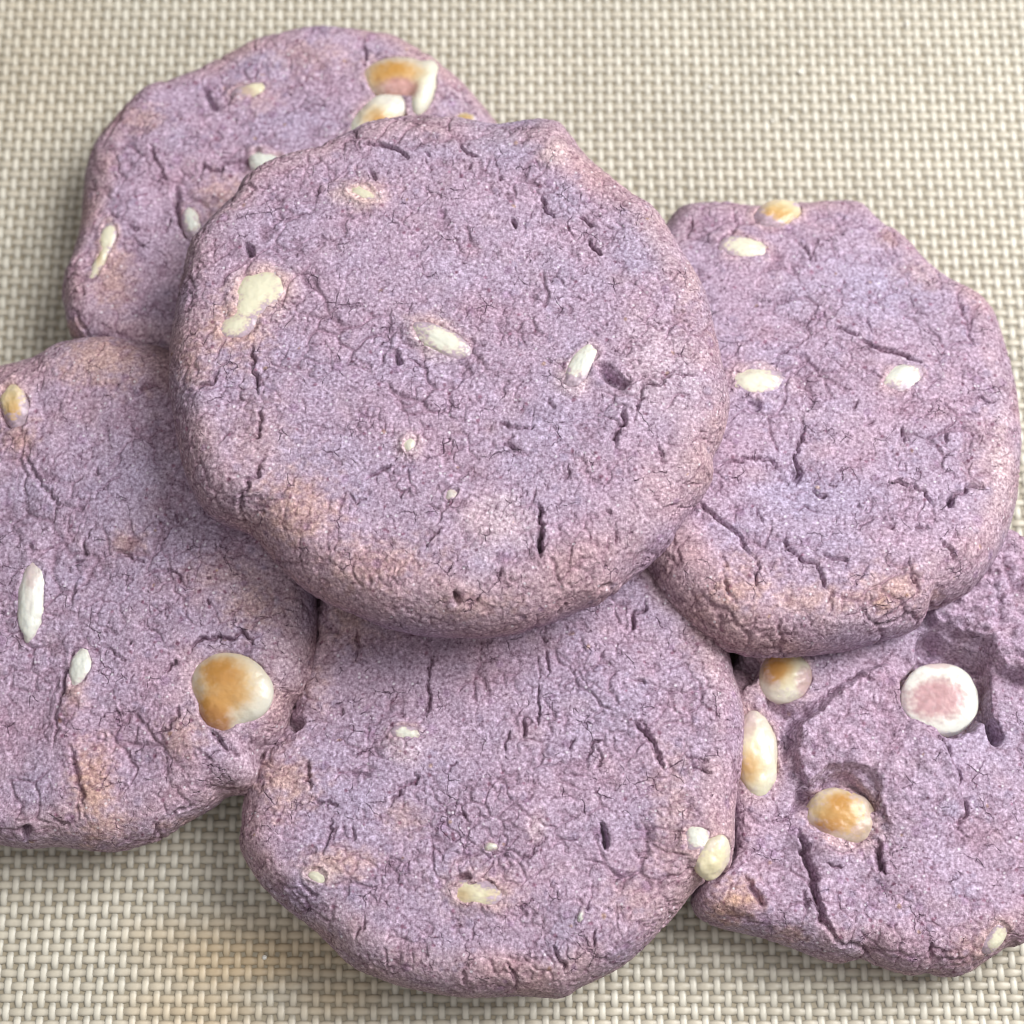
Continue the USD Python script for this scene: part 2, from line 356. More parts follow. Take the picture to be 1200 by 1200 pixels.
    fan = np.stack([np.roll(ring, -1), ring, np.full(len(ring), nb)], -1)
    # orientation check of fan against grid: grid faces up, rim runs counter-clockwise
    F2 = np.vstack([F, fan])
    # ---- colour of the dough itself
    A = np.array([0.382, 0.284, 0.382]); B = np.array([0.352, 0.29, 0.408]); C = np.array([0.40, 0.264, 0.345]); BR = np.array([0.52, 0.315, 0.215])
    f1 = fbm(P, 11, 3, seed + 50) * 2.2; f2 = fbm(P, 4.5, 3, seed + 51) * 2.2; f3 = fbm(P, 1.6, 2, seed + 52) * 2
    wb = np.clip(0.15 + 0.9 * f1 + 0.35 * f3, 0, 1)[:, None]; wc = np.clip(0.25 + 0.8 * f2 - 0.5 * f1 + 0.4 * f3, 0, 1)[:, None]
    col = A * (1 - wb) + B * wb; col = col * (1 - 0.7 * wc) + 0.7 * C * wc
    rimw = sm(0.70, 0.80, s) * (1 - sm(0.91, 0.98, s)) * np.clip(0.5 + 2.2 * fbm(P, 9, 3, seed + 53), 0, 1) * rim_brown
    br = rimw + 0.10 * np.clip(fbm(P, 3, 3, seed + 54) * 4 - 0.3, 0, 1)
    for (u0, v0, rx, ry, st) in browns:
        r = np.hypot((px[:, 0] - u0) / rx, (px[:, 1] - v0) / ry)
        br = np.maximum(br, st * 0.92 * (1 - sm(-0.1, 1.6, r + 0.9 * fbm(P, 2.2, 3, seed + 55) + 1.3 * fbm(P, 0.7, 2, seed + 58))))
    br = np.clip(br, 0, 1)[:, None]
    col = col * (1 - br) + BR * br
    for (u0, v0, rx, ry, st) in blues:
        r = np.hypot((px[:, 0] - u0) / rx, (px[:, 1] - v0) / ry) + 1.0 * fbm(P, 3, 3, seed + 56)
        w = (0.6 * st * (1 - sm(0.0, 1.4, r)))[:, None]; col = col * (1 - w) + np.array([0.35, 0.33, 0.46]) * w
    for (u0, v0, rx, ry, st) in pinks:
        r = np.hypot((px[:, 0] - u0) / rx, (px[:, 1] - v0) / ry) + 1.0 * fbm(P, 2, 3, seed + 57)
        w = (st * (1 - sm(0.2, 1.2, r)))[:, None]; col = col * (1 - w) + np.array([0.76, 0.60, 0.58]) * w
    w = (halo * np.clip(0.7 + 1.6 * f3 + 1.2 * f2, 0, 1))[:, None]; col = col * (1 - w) + np.array([0.58, 0.40, 0.37]) * w
    # specks of fruit skin
    rs = np.random.default_rng(seed + 900)
    for cnt, r0, r1, cc, st in ((260, 0.12, 0.36, (0.17, 0.05, 0.10), 0.75), (40, 0.4, 0.9, (0.26, 0.15, 0.26), 0.5), (20, 0.2, 0.4, (0.30, 0.17, 0.07), 0.6), (90, 0.3, 0.8, (0.22, 0.18, 0.28), 0.35)):
        sp = V[rs.choice(np.where(t2 < 0.3)[0], cnt)]; rr = rs.uniform(r0, r1, cnt)
        dd, ii = cKDTree(sp).query(V + 0.30 * warp3 + 0.2 * np.stack([vnoise(P, 0.4, 70), vnoise(P, 0.4, 71), vnoise(P, 0.4, 72)], -1), distance_upper_bound=1.2, workers=-1)
        ok = np.isfinite(dd); w = np.zeros(len(V)); w[ok] = st * (1 - sm(0.4, 1.0, dd[ok] / rr[ii[ok]])); w = w[:, None]
        col = col * (1 - w) + np.array(cc) * w
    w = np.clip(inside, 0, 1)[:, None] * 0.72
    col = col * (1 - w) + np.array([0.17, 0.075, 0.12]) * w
    col = col * (1 + 0.22 * f3 * 0.5)[:, None]
    tint = np.vstack([np.clip(col, 0.01, 0.9), col[:1]])
    M = np.eye(4); M[:3, :3] = R3; M[:3, 3] = base_pt * MM
    root = thing('cookie', name_label, 'cookie', None, 'purple cookies with white chips piled on the baking mat', M)
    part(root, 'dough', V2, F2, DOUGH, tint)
    # ---- chips as meshes
    for ci, ch in enumerate(chips):
        cxp, cyp = ch['at']; vs, fs, lob = [], [], []
        p0, n0 = ch['p0'], ch['n0']
        n1 = n0 + np.array([0, 0, 0.7]); n1 /= np.linalg.norm(n1)
        for (dx, dy, a, b, an) in ch['lobes']:
            q0 = np.array([cxp + dx, cyp + dy]); ca, sa = math.cos(math.radians(an)), math.sin(math.radians(an))
            pc = plane_hit(q0, p0, n1, toW, R3, base_pt)
            e1 = plane_hit(q0 + np.array([ca, sa]) * a, p0, n1, toW, R3, base_pt) - pc
            e2 = plane_hit(q0 + np.array([-sa, ca]) * b, p0, n1, toW, R3, base_pt) - pc
            k = ch.get('grow', 1.16); hgt = 0.35 + 0.62 * ch.get('h', 0.9) if not ch.get('flat') else ch['h']; dep = 2.2
            sph = trimesh.creation.icosphere(5, 1.0); S = sph.vertices
            if ch.get('flat'):
                S = np.sign(S) * np.abs(S) ** np.array([0.95, 0.95, 0.40])
            wob = 1 + ch.get('wob', 0.20) * 2 * fbm(S * 1.0 + ci * 3.1 + seed, 0.75, 3, ci)
            S2 = S * wob[:, None]
            zz = np.where(S2[:, 2:] > 0, S2[:, 2:] * hgt, S2[:, 2:] * dep)
            vv = pc + S2[:, :1] * e1 * k + S2[:, 1:2] * e2 * k + n1 * zz + n1 * ch.get('lift', -0.35)
            lob.append((pc, e1 * k, e2 * k)); vs.append(vv); fs.append(sph.faces)
        if len(vs) > 1:                      # lobes melted into one piece: where their summed falloff reaches one
            cen = np.mean([l[0] for l in lob], 0) + n1 * ch.get('lift', -0.35)
            hi = 12.0; lo_ = np.zeros(len(S)); hi_ = np.full(len(S), hi)
            def field(x):
                f = 0
                for pc, e1, e2 in lob:
                    dv = x - pc; q1 = dv @ e1 / (e1 @ e1); q2 = dv @ e2 / (e2 @ e2); q3 = dv @ n1 - ch.get('lift', -0.35)
                    q3 = np.where(q3 > 0, q3 / hgt, q3 / dep)
                    f = f + np.exp(-3.2 * (q1 ** 2 + q2 ** 2 + q3 ** 2 - 1))
                return f
            e1m = lob[0][1] / np.linalg.norm(lob[0][1]); e2m = np.cross(n1, e1m)
            S0 = trimesh.creation.icosphere(6, 1.0); dirs = S0.vertices @ np.stack([e1m, e2m, n1])
            lo_ = np.zeros(len(dirs)); hi_ = np.full(len(dirs), hi)
            for _ in range(24):
                mid = 0.5 * (lo_ + hi_); ins = field(cen + dirs * mid[:, None]) > 1
                lo_ = np.where(ins, mid, lo_); hi_ = np.where(ins, hi_, mid)
            vv, ff = cen + dirs * lo_[:, None], S0.faces
        else:
            vv, ff = vs[0], fs[0]
        vv = vv + n1 * ((0.42 if ch.get('h', 0.9) > 1.3 else 0.16) * fbm(vv, 2.2, 2, ci + seed) + 0.12 * fbm(vv, 0.8, 2, ci + seed + 9))[:, None]
        er = np.full(len(vv), 9.0)
        for pc, e1, e2 in lob:
            dv = vv - pc
            er = np.minimum(er, np.hypot(dv @ e1 / (e1 @ e1), dv @ e2 / (e2 @ e2)))
        q = project(toW(vv))
        base = CREAM * (1 - ch.get('white', 0.3)) + WHITE * ch.get('white', 0.3)
        cc = np.ones((len(vv), 3)) * base
        ns = fbm(vv + ci, 2.2, 3, seed + ci); nf = fbm(vv + ci, 0.5, 2, seed + ci + 3)
        for (u0, v0, rx, ry, st) in ch.get('toast', ()):
            r = np.hypot((q[:, 0] - u0) / rx, (q[:, 1] - v0) / ry) / 1.12 + 0.4 * ns + 0.22 * nf
            w = np.clip(1.05 * st * (1 - sm(0.05, 1.3, r)), 0, 1)[:, None]
            tc = TOAST * (1 - np.clip(st - 0.9, 0, 1)) + DEEP * np.clip(st - 0.9, 0, 1)
            cc = cc * (1 - w) + tc * w
        for (u0, v0, rx, ry, st) in ch.get('dough', ()):
            r = np.hypot((q[:, 0] - u0) / rx, (q[:, 1] - v0) / ry) + 0.3 * ns + 0.5 * nf
            w = (st * (1 - sm(0.55, 1.15, r)))[:, None]
            cc = cc * (1 - w) + (ch.get('dcol', PINK) * (1 + 0.6 * nf)[:, None]) * w
        fd = np.random.default_rng(seed * 100 + ci).uniform(0, 2 * np.pi)
        ng = fbm(vv + ci, 0.22, 2, seed + ci + 5)
        film = er * (1 + 0.30 * np.cos(np.arctan2(q[:, 1] - cyp, q[:, 0] - cxp) - fd)) + 0.8 * ns + 0.7 * nf + 0.6 * ng
        w1 = (sm(0.30, 0.78, film) * 0.55 * ch.get('soft', 1.0))[:, None]; w2 = (sm(0.62, 0.88, film) * 0.95 * ch.get('soft', 1.0))[:, None]
        cc = cc * (1 - w1) + np.array([0.68, 0.49, 0.42]) * w1
        cc = cc * (1 - w2) + np.array([0.46, 0.33, 0.40]) * (1 + 0.7 * nf + 0.9 * ng)[:, None] * w2
        part(root, 'white_chocolate_chip', vv, ff, CHIP, np.clip(cc, 0.01, 0.92), ch.get('label'))
    return root, at, toW

def plane_hit(q, p0, n1, toW, R3, base_pt):
    w = hit(q, toW(p0), R3 @ n1)[0]
    return (w - base_pt) @ R3

def ell(px, V, p0, q, a, b, an, warp, front, W):
    """elliptical radius, in the picture's units, of each vertex near the point; vertices far from it in depth get a big number"""
    ca, sa = math.cos(math.radians(an)), math.sin(math.radians(an))
    d = px - np.asarray(q, float) + warp[:, :2] * 10
    r = np.hypot((d[:, 0] * ca + d[:, 1] * sa) / a, (-d[:, 0] * sa + d[:, 1] * ca) / b)
    far = np.linalg.norm(V - p0, axis=1) > 4 + 0.14 * max(a, b)
    return np.where(far, 99.0, r)

def chip(x, y, a, b, an=0, **k):
    d = dict(at=(x, y), lobes=[(0, 0, a, b, an)]); d.update(k); return d

# ---- lower right cookie, flat on the mat
BR = [(845, 1000), (812, 1045), (812, 1064), (822, 1076), (847, 1087), (890, 1097), (933, 1113), (980, 1130), (1012, 1124), (1033, 1134), (1067, 1143), (1090, 1139), (1107, 1143), (1133, 1138), (1160, 1116), (1178, 1106), (1200, 1100), (1235, 1070), (1255, 980), (1260, 850), (1245, 740), (1195, 635), (1140, 625), (1060, 640), (980, 690), (890, 745), (850, 800), (842, 900)]
build_cookie('lumpy purple cookie at lower right under two others, with a pink-centred white disc', BR, 10.0, 5.0, (0, 0), edge=4.0, seed=3, lump=1.6, fine_crack=0.75, rim_brown=0.25,
    chips=[
        chip(1103, 815, 46, 41, 10, h=1.3, lift=-1.6, flat=True, white=0.9, grow=1.0, wob=0.08, soft=0.0, rag=0.2, ridge=0, halo=0, sink=0.6, dough=[(1098, 820, 43, 30, 0.95), (1098, 778, 20, 7, 0.6)], label='flat round white chip with a pink centre'),
        chip(920, 793, 30, 30, 0, h=2.0, lift=-0.5, white=0.3, grow=1.05, rag=0.3, ridge=0.05, soft=0.3, wob=0.1, toast=[(912, 780, 24, 26, 0.95), (905, 788, 12, 18, 1.35)], dough=[(946, 800, 16, 22, 0.8)], label='toasted white chip'),
        dict(at=(886, 880), lobes=[(0, 0, 25, 48, -6)], h=2.2, lift=-0.5, grow=1.04, rag=0.3, ridge=0.05, white=0.2, soft=0.3, wob=0.15, toast=[(878, 897, 20, 26, 0.85)], dough=[(876, 846, 12, 22, 0.6)]),
        chip(986, 958, 42, 34, 20, sink=0.2, h=2.5, lift=-0.5, white=0.0, grow=1.0, rag=0.3, ridge=0, soft=0.4, wob=0.1, toast=[(985, 950, 44, 26, 0.85), (984, 940, 20, 14, 1.15), (1000, 968, 24, 24, 0.8), (972, 968, 24, 12, 1.3)], label='toasted chip half covered with dough'),
        chip(1166, 1098, 10, 22, 35, h=0.9, white=0.2, sink=0.8)],
    pits=[([(858, 762), (885, 762), (893, 785), (882, 800), (866, 806), (858, 785)], 4.0, 0.9),
          ([(898, 812), (925, 826), (945, 824), (962, 820), (948, 838), (932, 858), (926, 888), (914, 892), (912, 862), (893, 832)], 1.5, 1.1),
          ([(925, 948), (933, 926), (952, 928), (958, 916), (975, 908), (994, 906), (1010, 918), (1020, 930), (1030, 946), (1020, 952), (1003, 932), (965, 930), (945, 948), (930, 956)], 1.9, 0.9),
          ([(1076, 748), (1092, 740), (1108, 750), (1150, 766), (1162, 795), (1162, 832), (1176, 862), (1170, 876), (1160, 870), (1152, 848), (1128, 862), (1108, 864), (1092, 850), (1060, 832), (1056, 800), (1072, 778)], 3.2, 0.85),
          ([(930, 880), (936, 850), (960, 828), (1000, 792), (1045, 778), (1060, 834), (1092, 858), (1118, 890), (1126, 940), (1100, 1000), (1050, 1010), (1034, 960), (1016, 912), (976, 902), (948, 922), (932, 905)], -1.5, 0.8, 1, 890, 1010),
          ([(1088, 738), (1110, 745), (1150, 762), (1172, 790), (1215, 800), (1230, 700), (1190, 630), (1120, 640), (1080, 700)], -2.3, 1.0)],
    cracks=[([(1137, 938), (1133, 955), (1124, 975)], 5, 0.7), ([(936, 975), (941, 1000), (950, 1025), (955, 1050), (962, 1075), (985, 1106)], 13, 1.6), ([(1028, 985), (1031, 1010), (1038, 1028)], 13, 1.5), ([(1090, 1105), (1092, 1122), (1094, 1138)], 5, 0.9),
            ([(875, 1030), (890, 1055), (905, 1092)], 13, 1.2), ([(950, 825), (975, 808), (1000, 795), (1020, 790)], 3, 0.5), ([(970, 1015), (980, 1020), (990, 1019)], 3, 0.5), ([(1095, 855), (1112, 880), (1122, 905), (1124, 930)], 3, 0.6), ([(980, 1108), (1000, 1105), (1020, 1118), (1026, 1128)], 8, 0.9), ([(925, 1085), (945, 1060), (942, 1040)], 4, 0.5)],
    bumps=[(870, 1052, 26, 22, 20, 0.8), (962, 990, 40, 22, 18, 1.7), (965, 1040, 36, 46, 10, 0.9), (1060, 940, 60, 60, 0, 0.5), (1065, 1100, 40, 30, 0, 0.5)],
    browns=[(858, 1058, 32, 26, 0.9), (925, 1095, 20, 14, 0.55), (905, 760, 30, 20, 0.3), (1150, 1115, 40, 30, 0.45)], blues=[(1115, 950, 16, 14, 0.7), (1130, 1045, 22, 18, 0.6), (995, 1110, 22, 12, 0.6)])

# ---- upper left cookie, flat on the mat
TL = [(78, 365), (76, 340), (88, 312), (97, 267), (103, 200), (113, 173), (133, 147), (167, 117), (207, 103), (240, 87), (283, 65), (317, 53), (367, 43), (400, 44), (433, 47), (467, 53), (490, 66), (513, 82), (540, 103), (573, 140), (600, 180), (608, 250), (580, 340), (500, 410), (380, 445), (250, 450), (140, 430), (90, 405)]
build_cookie('purple cookie at upper left partly under the top one, with two big toasted chips', TL, 11.0, 5.6, (0, 0), edge=5.0, seed=1, grid=390, rim_brown=0.35, lump=1.3,
    chips=[
        dict(at=(472, 92), lobes=[(-4, -2, 39, 22, 12), (25, 10, 13, 29, 8)], h=1.9, white=0.5, grow=1.1, rag=0.4, soft=0.15, wob=0.1, melt=50, toast=[(462, 80, 34, 15, 1.0), (448, 92, 24, 18, 0.9), (476, 90, 20, 16, 0.7)], dough=[(466, 104, 28, 15, 0.95)], dcol=np.array([0.52, 0.27, 0.25]), label='large chip with a toasted top and a melted white edge'),
        dict(at=(443, 138), lobes=[(0, 0, 36, 20, -38)], h=1.9, white=0.6, grow=1.08, rag=0.4, soft=0.2, wob=0.15, toast=[(452, 145, 28, 14, 1.2), (440, 134, 20, 14, 0.7)], label='white chip with toasted side'),
        chip(313, 193, 20, 13, 25, h=1.2, white=0.9, soft=0.3), chip(225, 263, 10, 20, -15, h=1.0, white=0.9, rag=0.6),
        dict(at=(124, 293), lobes=[(2, -14, 10, 19, 12), (-6, 12, 6, 24, 24)], h=0.7, white=0.2, halo=0.8, toast=[(116, 300, 5, 22, 0.5)]),
        chip(293, 105, 20, 8, -15, h=0.5, white=0.0, toast=[(285, 108, 16, 9, 0.35)], dough=[(283, 108, 16, 10, 0.5)], sink=0.7),
        chip(546, 139, 13, 7, 0, h=0.5, white=0.0, toast=[(546, 139, 14, 8, 0.8)], sink=0.7)],
    pits=[([(293, 182), (303, 175), (307, 188), (297, 200), (283, 202), (270, 198)], 1.1, 0.6), ([(203, 215), (210, 222), (212, 245), (222, 268), (217, 280), (207, 260), (203, 238)], 0.9, 0.6), ([(426, 78), (434, 84), (440, 96), (456, 108), (470, 128), (474, 140), (464, 140), (446, 122), (432, 100)], 1.3, 0.5),
          ([(238, 102), (246, 108), (252, 122), (262, 118), (272, 106), (278, 104), (268, 124), (254, 132), (243, 124)], 0.9, 0.5)],
    cracks=[([(233, 210), (241, 195), (246, 200), (258, 198), (272, 190), (285, 188), (300, 182), (303, 178)], 6, 0.8), ([(177, 170), (183, 185), (190, 210)], 6, 0.6), ([(183, 215), (186, 205), (195, 212)], 4, 0.5), ([(210, 222), (207, 240), (212, 262), (222, 285)], 5, 0.8),
            ([(115, 253), (128, 252), (138, 257)], 3, 0.5), ([(148, 262), (154, 267), (163, 265)], 4, 0.6), ([(190, 274), (196, 266), (204, 250)], 4, 0.6), ([(163, 287), (170, 292)], 5, 0.6), ([(190, 302), (194, 310), (188, 330)], 3, 0.5), ([(155, 366), (168, 368), (176, 372)], 4, 0.5), ([(185, 352), (178, 360)], 4, 0.6), ([(150, 332), (160, 332)], 3, 0.4),
            ([(86, 358), (94, 372), (104, 396)], 6, 1.2), ([(97, 335), (100, 350)], 5, 0.6), ([(425, 50), (428, 65), (428, 80)], 5, 0.6), ([(520, 120), (530, 112), (540, 118)], 4, 0.5), ([(350, 130), (365, 120), (385, 125)], 3, 0.4)],
    bumps=[(255, 235, 30, 26, 0, 0.6), (150, 230, 40, 40, 0, 0.5), (235, 170, 40, 30, 0, 0.5), (510, 95, 16, 16, 0, 0.4), (90, 345, 14, 40, 0, 0.5), (320, 160, 40, 30, 0, 0.4)],
    browns=[(165, 140, 30, 16, 0.45), (260, 232, 34, 26, 0.55), (360, 65, 60, 20, 0.35), (130, 325, 26, 40, 0.5), (82, 388, 16, 18, 0.6), (500, 105, 30, 30, 0.3), (300, 115, 30, 20, 0.3)], blues=[(300, 75, 40, 14, 0.5), (210, 170, 26, 22, 0.35)], pinks=[])

# ---- bottom cookie, its right side resting on the lower right one
BT = [(372, 705), (366, 745), (352, 790), (344, 822), (340, 848), (325, 868), (306, 893), (291, 930), (284, 985), (294, 1015), (320, 1050), (360, 1083), (400, 1122), (423, 1137), (467, 1153), (533, 1166), (587, 1168), (640, 1171), (662, 1170), (683, 1157), (733, 1130), (767, 1097), (793, 1070), (826, 1027), (850, 1018), (858, 990), (862, 950), (872, 883), (872, 833), (860, 795), (850, 747), (833, 717), (800, 685), (782, 655), (720, 620), (610, 600), (500, 605), (420, 640)]
build_cookie('cracked purple cookie at the bottom centre with a cream chip on its right rim', BT, 10.5, 8.2, (-0.08, 0.02), edge=4.2, seed=2, grid=450, rim_brown=0.45, lump=0.8, fine_crack=1.25,
    chips=[
        chip(474, 859, 17, 9, 5, h=0.7, white=0.7, sink=0.8), dict(at=(562, 1048), lobes=[(0, 0, 32, 15, 8)], h=0.8, white=0.0, halo=0.7, toast=[(540, 1050, 18, 12, 0.5), (584, 1050, 18, 14, 0.35)]),
        dict(at=(816, 984), lobes=[(0, 0, 15, 17, 10)], h=0.9, white=0.8), dict(at=(836, 1005), lobes=[(0, 0, 17, 26, 25)], h=1.5, white=0.0, grow=1.1, soft=0.3, wob=0.15, toast=[(836, 1012, 20, 22, 0.2)], rag=0.4),
        chip(372, 1027, 13, 10, 20, h=0.5, white=0.4, sink=0.7), chip(575, 992, 8, 6, 0, h=0.4, white=0.6, sink=0.6), chip(681, 1073, 4, 9, 20, h=1.0, white=1.0, rag=0.3, label='small raised white flake')],
    pits=[([(705, 965), (709, 968), (713, 985), (711, 996), (706, 992)], 1.6, 0.3), ([(535, 1027), (548, 1023), (553, 1030), (540, 1034)], 0.9, 0.3), ([(340, 845), (352, 842), (358, 850), (345, 858)], 2.5, 0.4)],
    cracks=[([(503, 798), (504, 815), (500, 842)], 6, 0.9), ([(613, 840), (613, 852), (614, 866)], 6, 0.8), ([(629, 800), (630, 825), (630, 850)], 3, 0.6), ([(745, 848), (762, 868), (770, 885), (778, 902)], 6, 1.0), ([(664, 878), (674, 867)], 6, 0.7), ([(488, 905), (487, 918), (470, 925), (460, 932), (455, 945)], 5, 0.7), ([(543, 1154), (547, 1138), (553, 1132)], 5, 0.8), ([(648, 1112), (655, 1125), (664, 1138)], 6, 0.8), ([(414, 1097), (426, 1088), (424, 1070)], 4, 0.6),
            ([(676, 1082), (682, 1066), (686, 1056)], 4, 0.7), ([(590, 880), (592, 865), (596, 855)], 3, 0.6), ([(700, 900), (702, 888), (698, 875)], 3, 0.6), ([(690, 895), (696, 870), (705, 862)], 3, 0.6), ([(535, 890), (520, 905)], 3, 0.4), ([(404, 832), (402, 842)], 5, 0.5), ([(412, 905), (432, 908)], 4, 0.6), ([(410, 965), (414, 985)], 4, 0.5), ([(362, 935), (385, 940), (400, 948)], 4, 0.6), ([(388, 960), (388, 975), (378, 1000)], 4, 0.7),
            ([(422, 740), (423, 758), (420, 775)], 4, 0.7), ([(506, 765), (502, 780), (503, 798)], 4, 0.7), ([(733, 740), (742, 725), (755, 712), (756, 705)], 6, 0.9), ([(630, 742), (640, 752)], 4, 0.6), ([(641, 760), (642, 780), (640, 792)], 3, 0.6), ([(740, 800), (752, 795), (760, 805)], 3, 0.5), ([(640, 985), (625, 1000), (610, 1010)], 3, 0.4), ([(530, 955), (543, 950), (545, 962)], 4, 0.5), ([(360, 890), (358, 910), (362, 925)], 4, 0.8), ([(350, 1030), (365, 1048), (375, 1052)], 4, 0.6), ([(596, 1130), (600, 1142)], 3, 0.6), ([(694, 1110), (697, 1090)], 3, 0.5), ([(800, 880), (815, 900), (835, 905)], 4, 0.6)],
    bumps=[(470, 875, 26, 18, 0, 0.5), (390, 1015, 36, 22, 15, 0.5), (620, 970, 26, 34, 0, 0.35), (368, 815, 22, 30, 20, 0.9), (560, 1050, 40, 24, 0, 0.3), (795, 960, 40, 60, -20, 0.35), (320, 910, 20, 34, 0, 0.5), (790, 720, 34, 30, 0, 0.4)],
    browns=[(330, 915, 40, 40, 0.6), (395, 1010, 40, 20, 0.55), (410, 730, 40, 30, 0.5), (790, 960, 26, 90, 0.35), (560, 1040, 50, 34, 0.3), (470, 1130, 80, 25, 0.3), (770, 1060, 60, 40, 0.3), (470, 960, 26, 20, 0.35), (368, 800, 20, 30, 0.4), (825, 745, 26, 40, 0.3)], blues=[(655, 1100, 30, 50, 0.5), (700, 820, 60, 40, 0.3), (500, 880, 40, 60, 0.25)], pinks=[(628, 968, 14, 24, 0.3), (370, 1025, 22, 14, 0.5), (470, 880, 26, 20, 0.3)])

# ---- left cookie, leaning on its neighbours
LF = [(-130, 700), (-115, 590), (-70, 490), (-10, 440), (25, 427), (45, 421), (70, 405), (100, 398), (140, 398), (170, 405), (205, 416), (290, 460), (350, 550), (370, 640), (371, 700), (372, 740), (369, 785), (358, 816), (344, 828), (336, 858), (323, 874), (306, 888), (306, 912), (293, 930), (263, 937), (250, 948), (217, 965), (187, 983), (160, 992), (127, 999), (67, 994), (10, 993), (-60, 965), (-115, 870)]
build_cookie('purple cookie cut off by the left edge, holding a large round golden toasted chip', LF, 11.0, 8.6, (-0.09, -0.05), edge=5.5, seed=4, rim_brown=0.4, lump=1.25,
    chips=[
        dict(at=(271, 806), lobes=[(0, 0, 47, 40, 25), (-15, 26, 26, 22, 60)], h=2.3, white=0.55, grow=1.05, rag=0.3, halo=0.4, soft=0.12, wob=0.1, melt=60, toast=[(266, 797, 44, 34, 0.9), (256, 788, 28, 20, 1.25), (250, 830, 26, 34, 1.1), (246, 848, 24, 20, 1.75), (278, 818, 26, 18, 0.7)], label='large round chip, golden in the middle and pale at its edge'),
        dict(at=(37, 700), lobes=[(0, 0, 15, 45, 6)], h=1.2, white=0.9, rag=0.4, halo=0.1, grow=1.1, soft=0.3, wob=0.15, dough=[(38, 672, 10, 22, 0.45), (34, 695, 6, 30, 0.25)], label='long white chip'),
        dict(at=(94, 786), lobes=[(0, 0, 12, 24, 12)], h=1.0, white=0.9, rag=0.5, halo=0.3, soft=0.4),
        dict(at=(17, 476), lobes=[(0, 0, 17, 26, -10)], h=1.6, white=0.0, grow=1.05, halo=0.6, toast=[(16, 474, 18, 26, 0.7), (16, 488, 14, 14, 0.8)], label='toasted chip at the rim')],
    pits=[([(26, 972), (33, 966), (35, 978), (30, 984)], 1.6, 0.4)],
    cracks=[([(107, 613), (103, 630), (92, 660), (80, 712)], 4, 0.7), ([(30, 537), (45, 565), (68, 592), (98, 593), (97, 585)], 5, 0.7), ([(115, 585), (120, 572), (143, 556)], 3, 0.5), ([(133, 647), (147, 650), (160, 658), (178, 661)], 5, 0.6), ([(192, 668), (203, 668), (213, 681)], 4, 0.6), ([(207, 612), (205, 600)], 4, 0.5), ([(157, 462), (170, 452), (190, 450)], 7, 0.7), ([(118, 414), (124, 405)], 4, 0.6), ([(110, 543), (112, 555)], 4, 0.5), ([(243, 700), (240, 705)], 5, 0.6),
            ([(222, 765), (232, 750), (260, 748), (285, 742), (300, 758)], 6, 0.9), ([(193, 790), (200, 780), (212, 775)], 5, 0.7), ([(206, 838), (206, 824)], 5, 0.6), ([(207, 838), (198, 850), (190, 862)], 5, 0.7), ([(246, 855), (260, 872), (280, 888)], 6, 0.7), ([(66, 832), (78, 795), (86, 765), (98, 760)], 6, 0.9), ([(70, 820), (66, 850), (60, 880)], 4, 0.5), ([(80, 870), (88, 900), (96, 930), (104, 965)], 7, 0.7), ([(200, 955), (215, 948), (245, 940)], 6, 0.9), ([(133, 830), (137, 835)], 5, 0.5), ([(290, 885), (296, 870), (292, 860)], 4, 0.6), ([(150, 750), (152, 756)], 5, 0.6), ([(60, 960), (80, 968)], 4, 0.4), ([(120, 770), (130, 760), (145, 775)], 3, 0.4), ([(240, 675), (250, 680)], 4, 0.5), ([(36, 640), (40, 648)], 8, 0.6)],
    bumps=[(88, 832, 22, 42, 15, 0.9), (218, 868, 30, 30, 0, 0.8), (110, 930, 30, 60, -10, 0.5), (290, 905, 22, 16, 0, 0.5), (38, 650, 20, 20, 0, 0.4), (30, 860, 40, 60, 0, -0.5), (90, 420, 60, 22, 0, 0.4)],
    browns=[(120, 420, 60, 36, 0.6), (110, 930, 26, 60, 0.75), (300, 710, 40, 34, 0.5), (90, 815, 16, 22, 0.5), (150, 635, 20, 16, 0.5), (215, 865, 26, 30, 0.45), (120, 965, 40, 26, 0.6), (280, 675, 60, 26, 0.3), (20, 505, 22, 26, 0.6), (305, 905, 14, 14, 0.4), (240, 965, 60, 12, 0.5)], blues=[(40, 915, 36, 46, 0.6), (140, 730, 40, 40, 0.25), (40, 590, 40, 50, 0.3)])

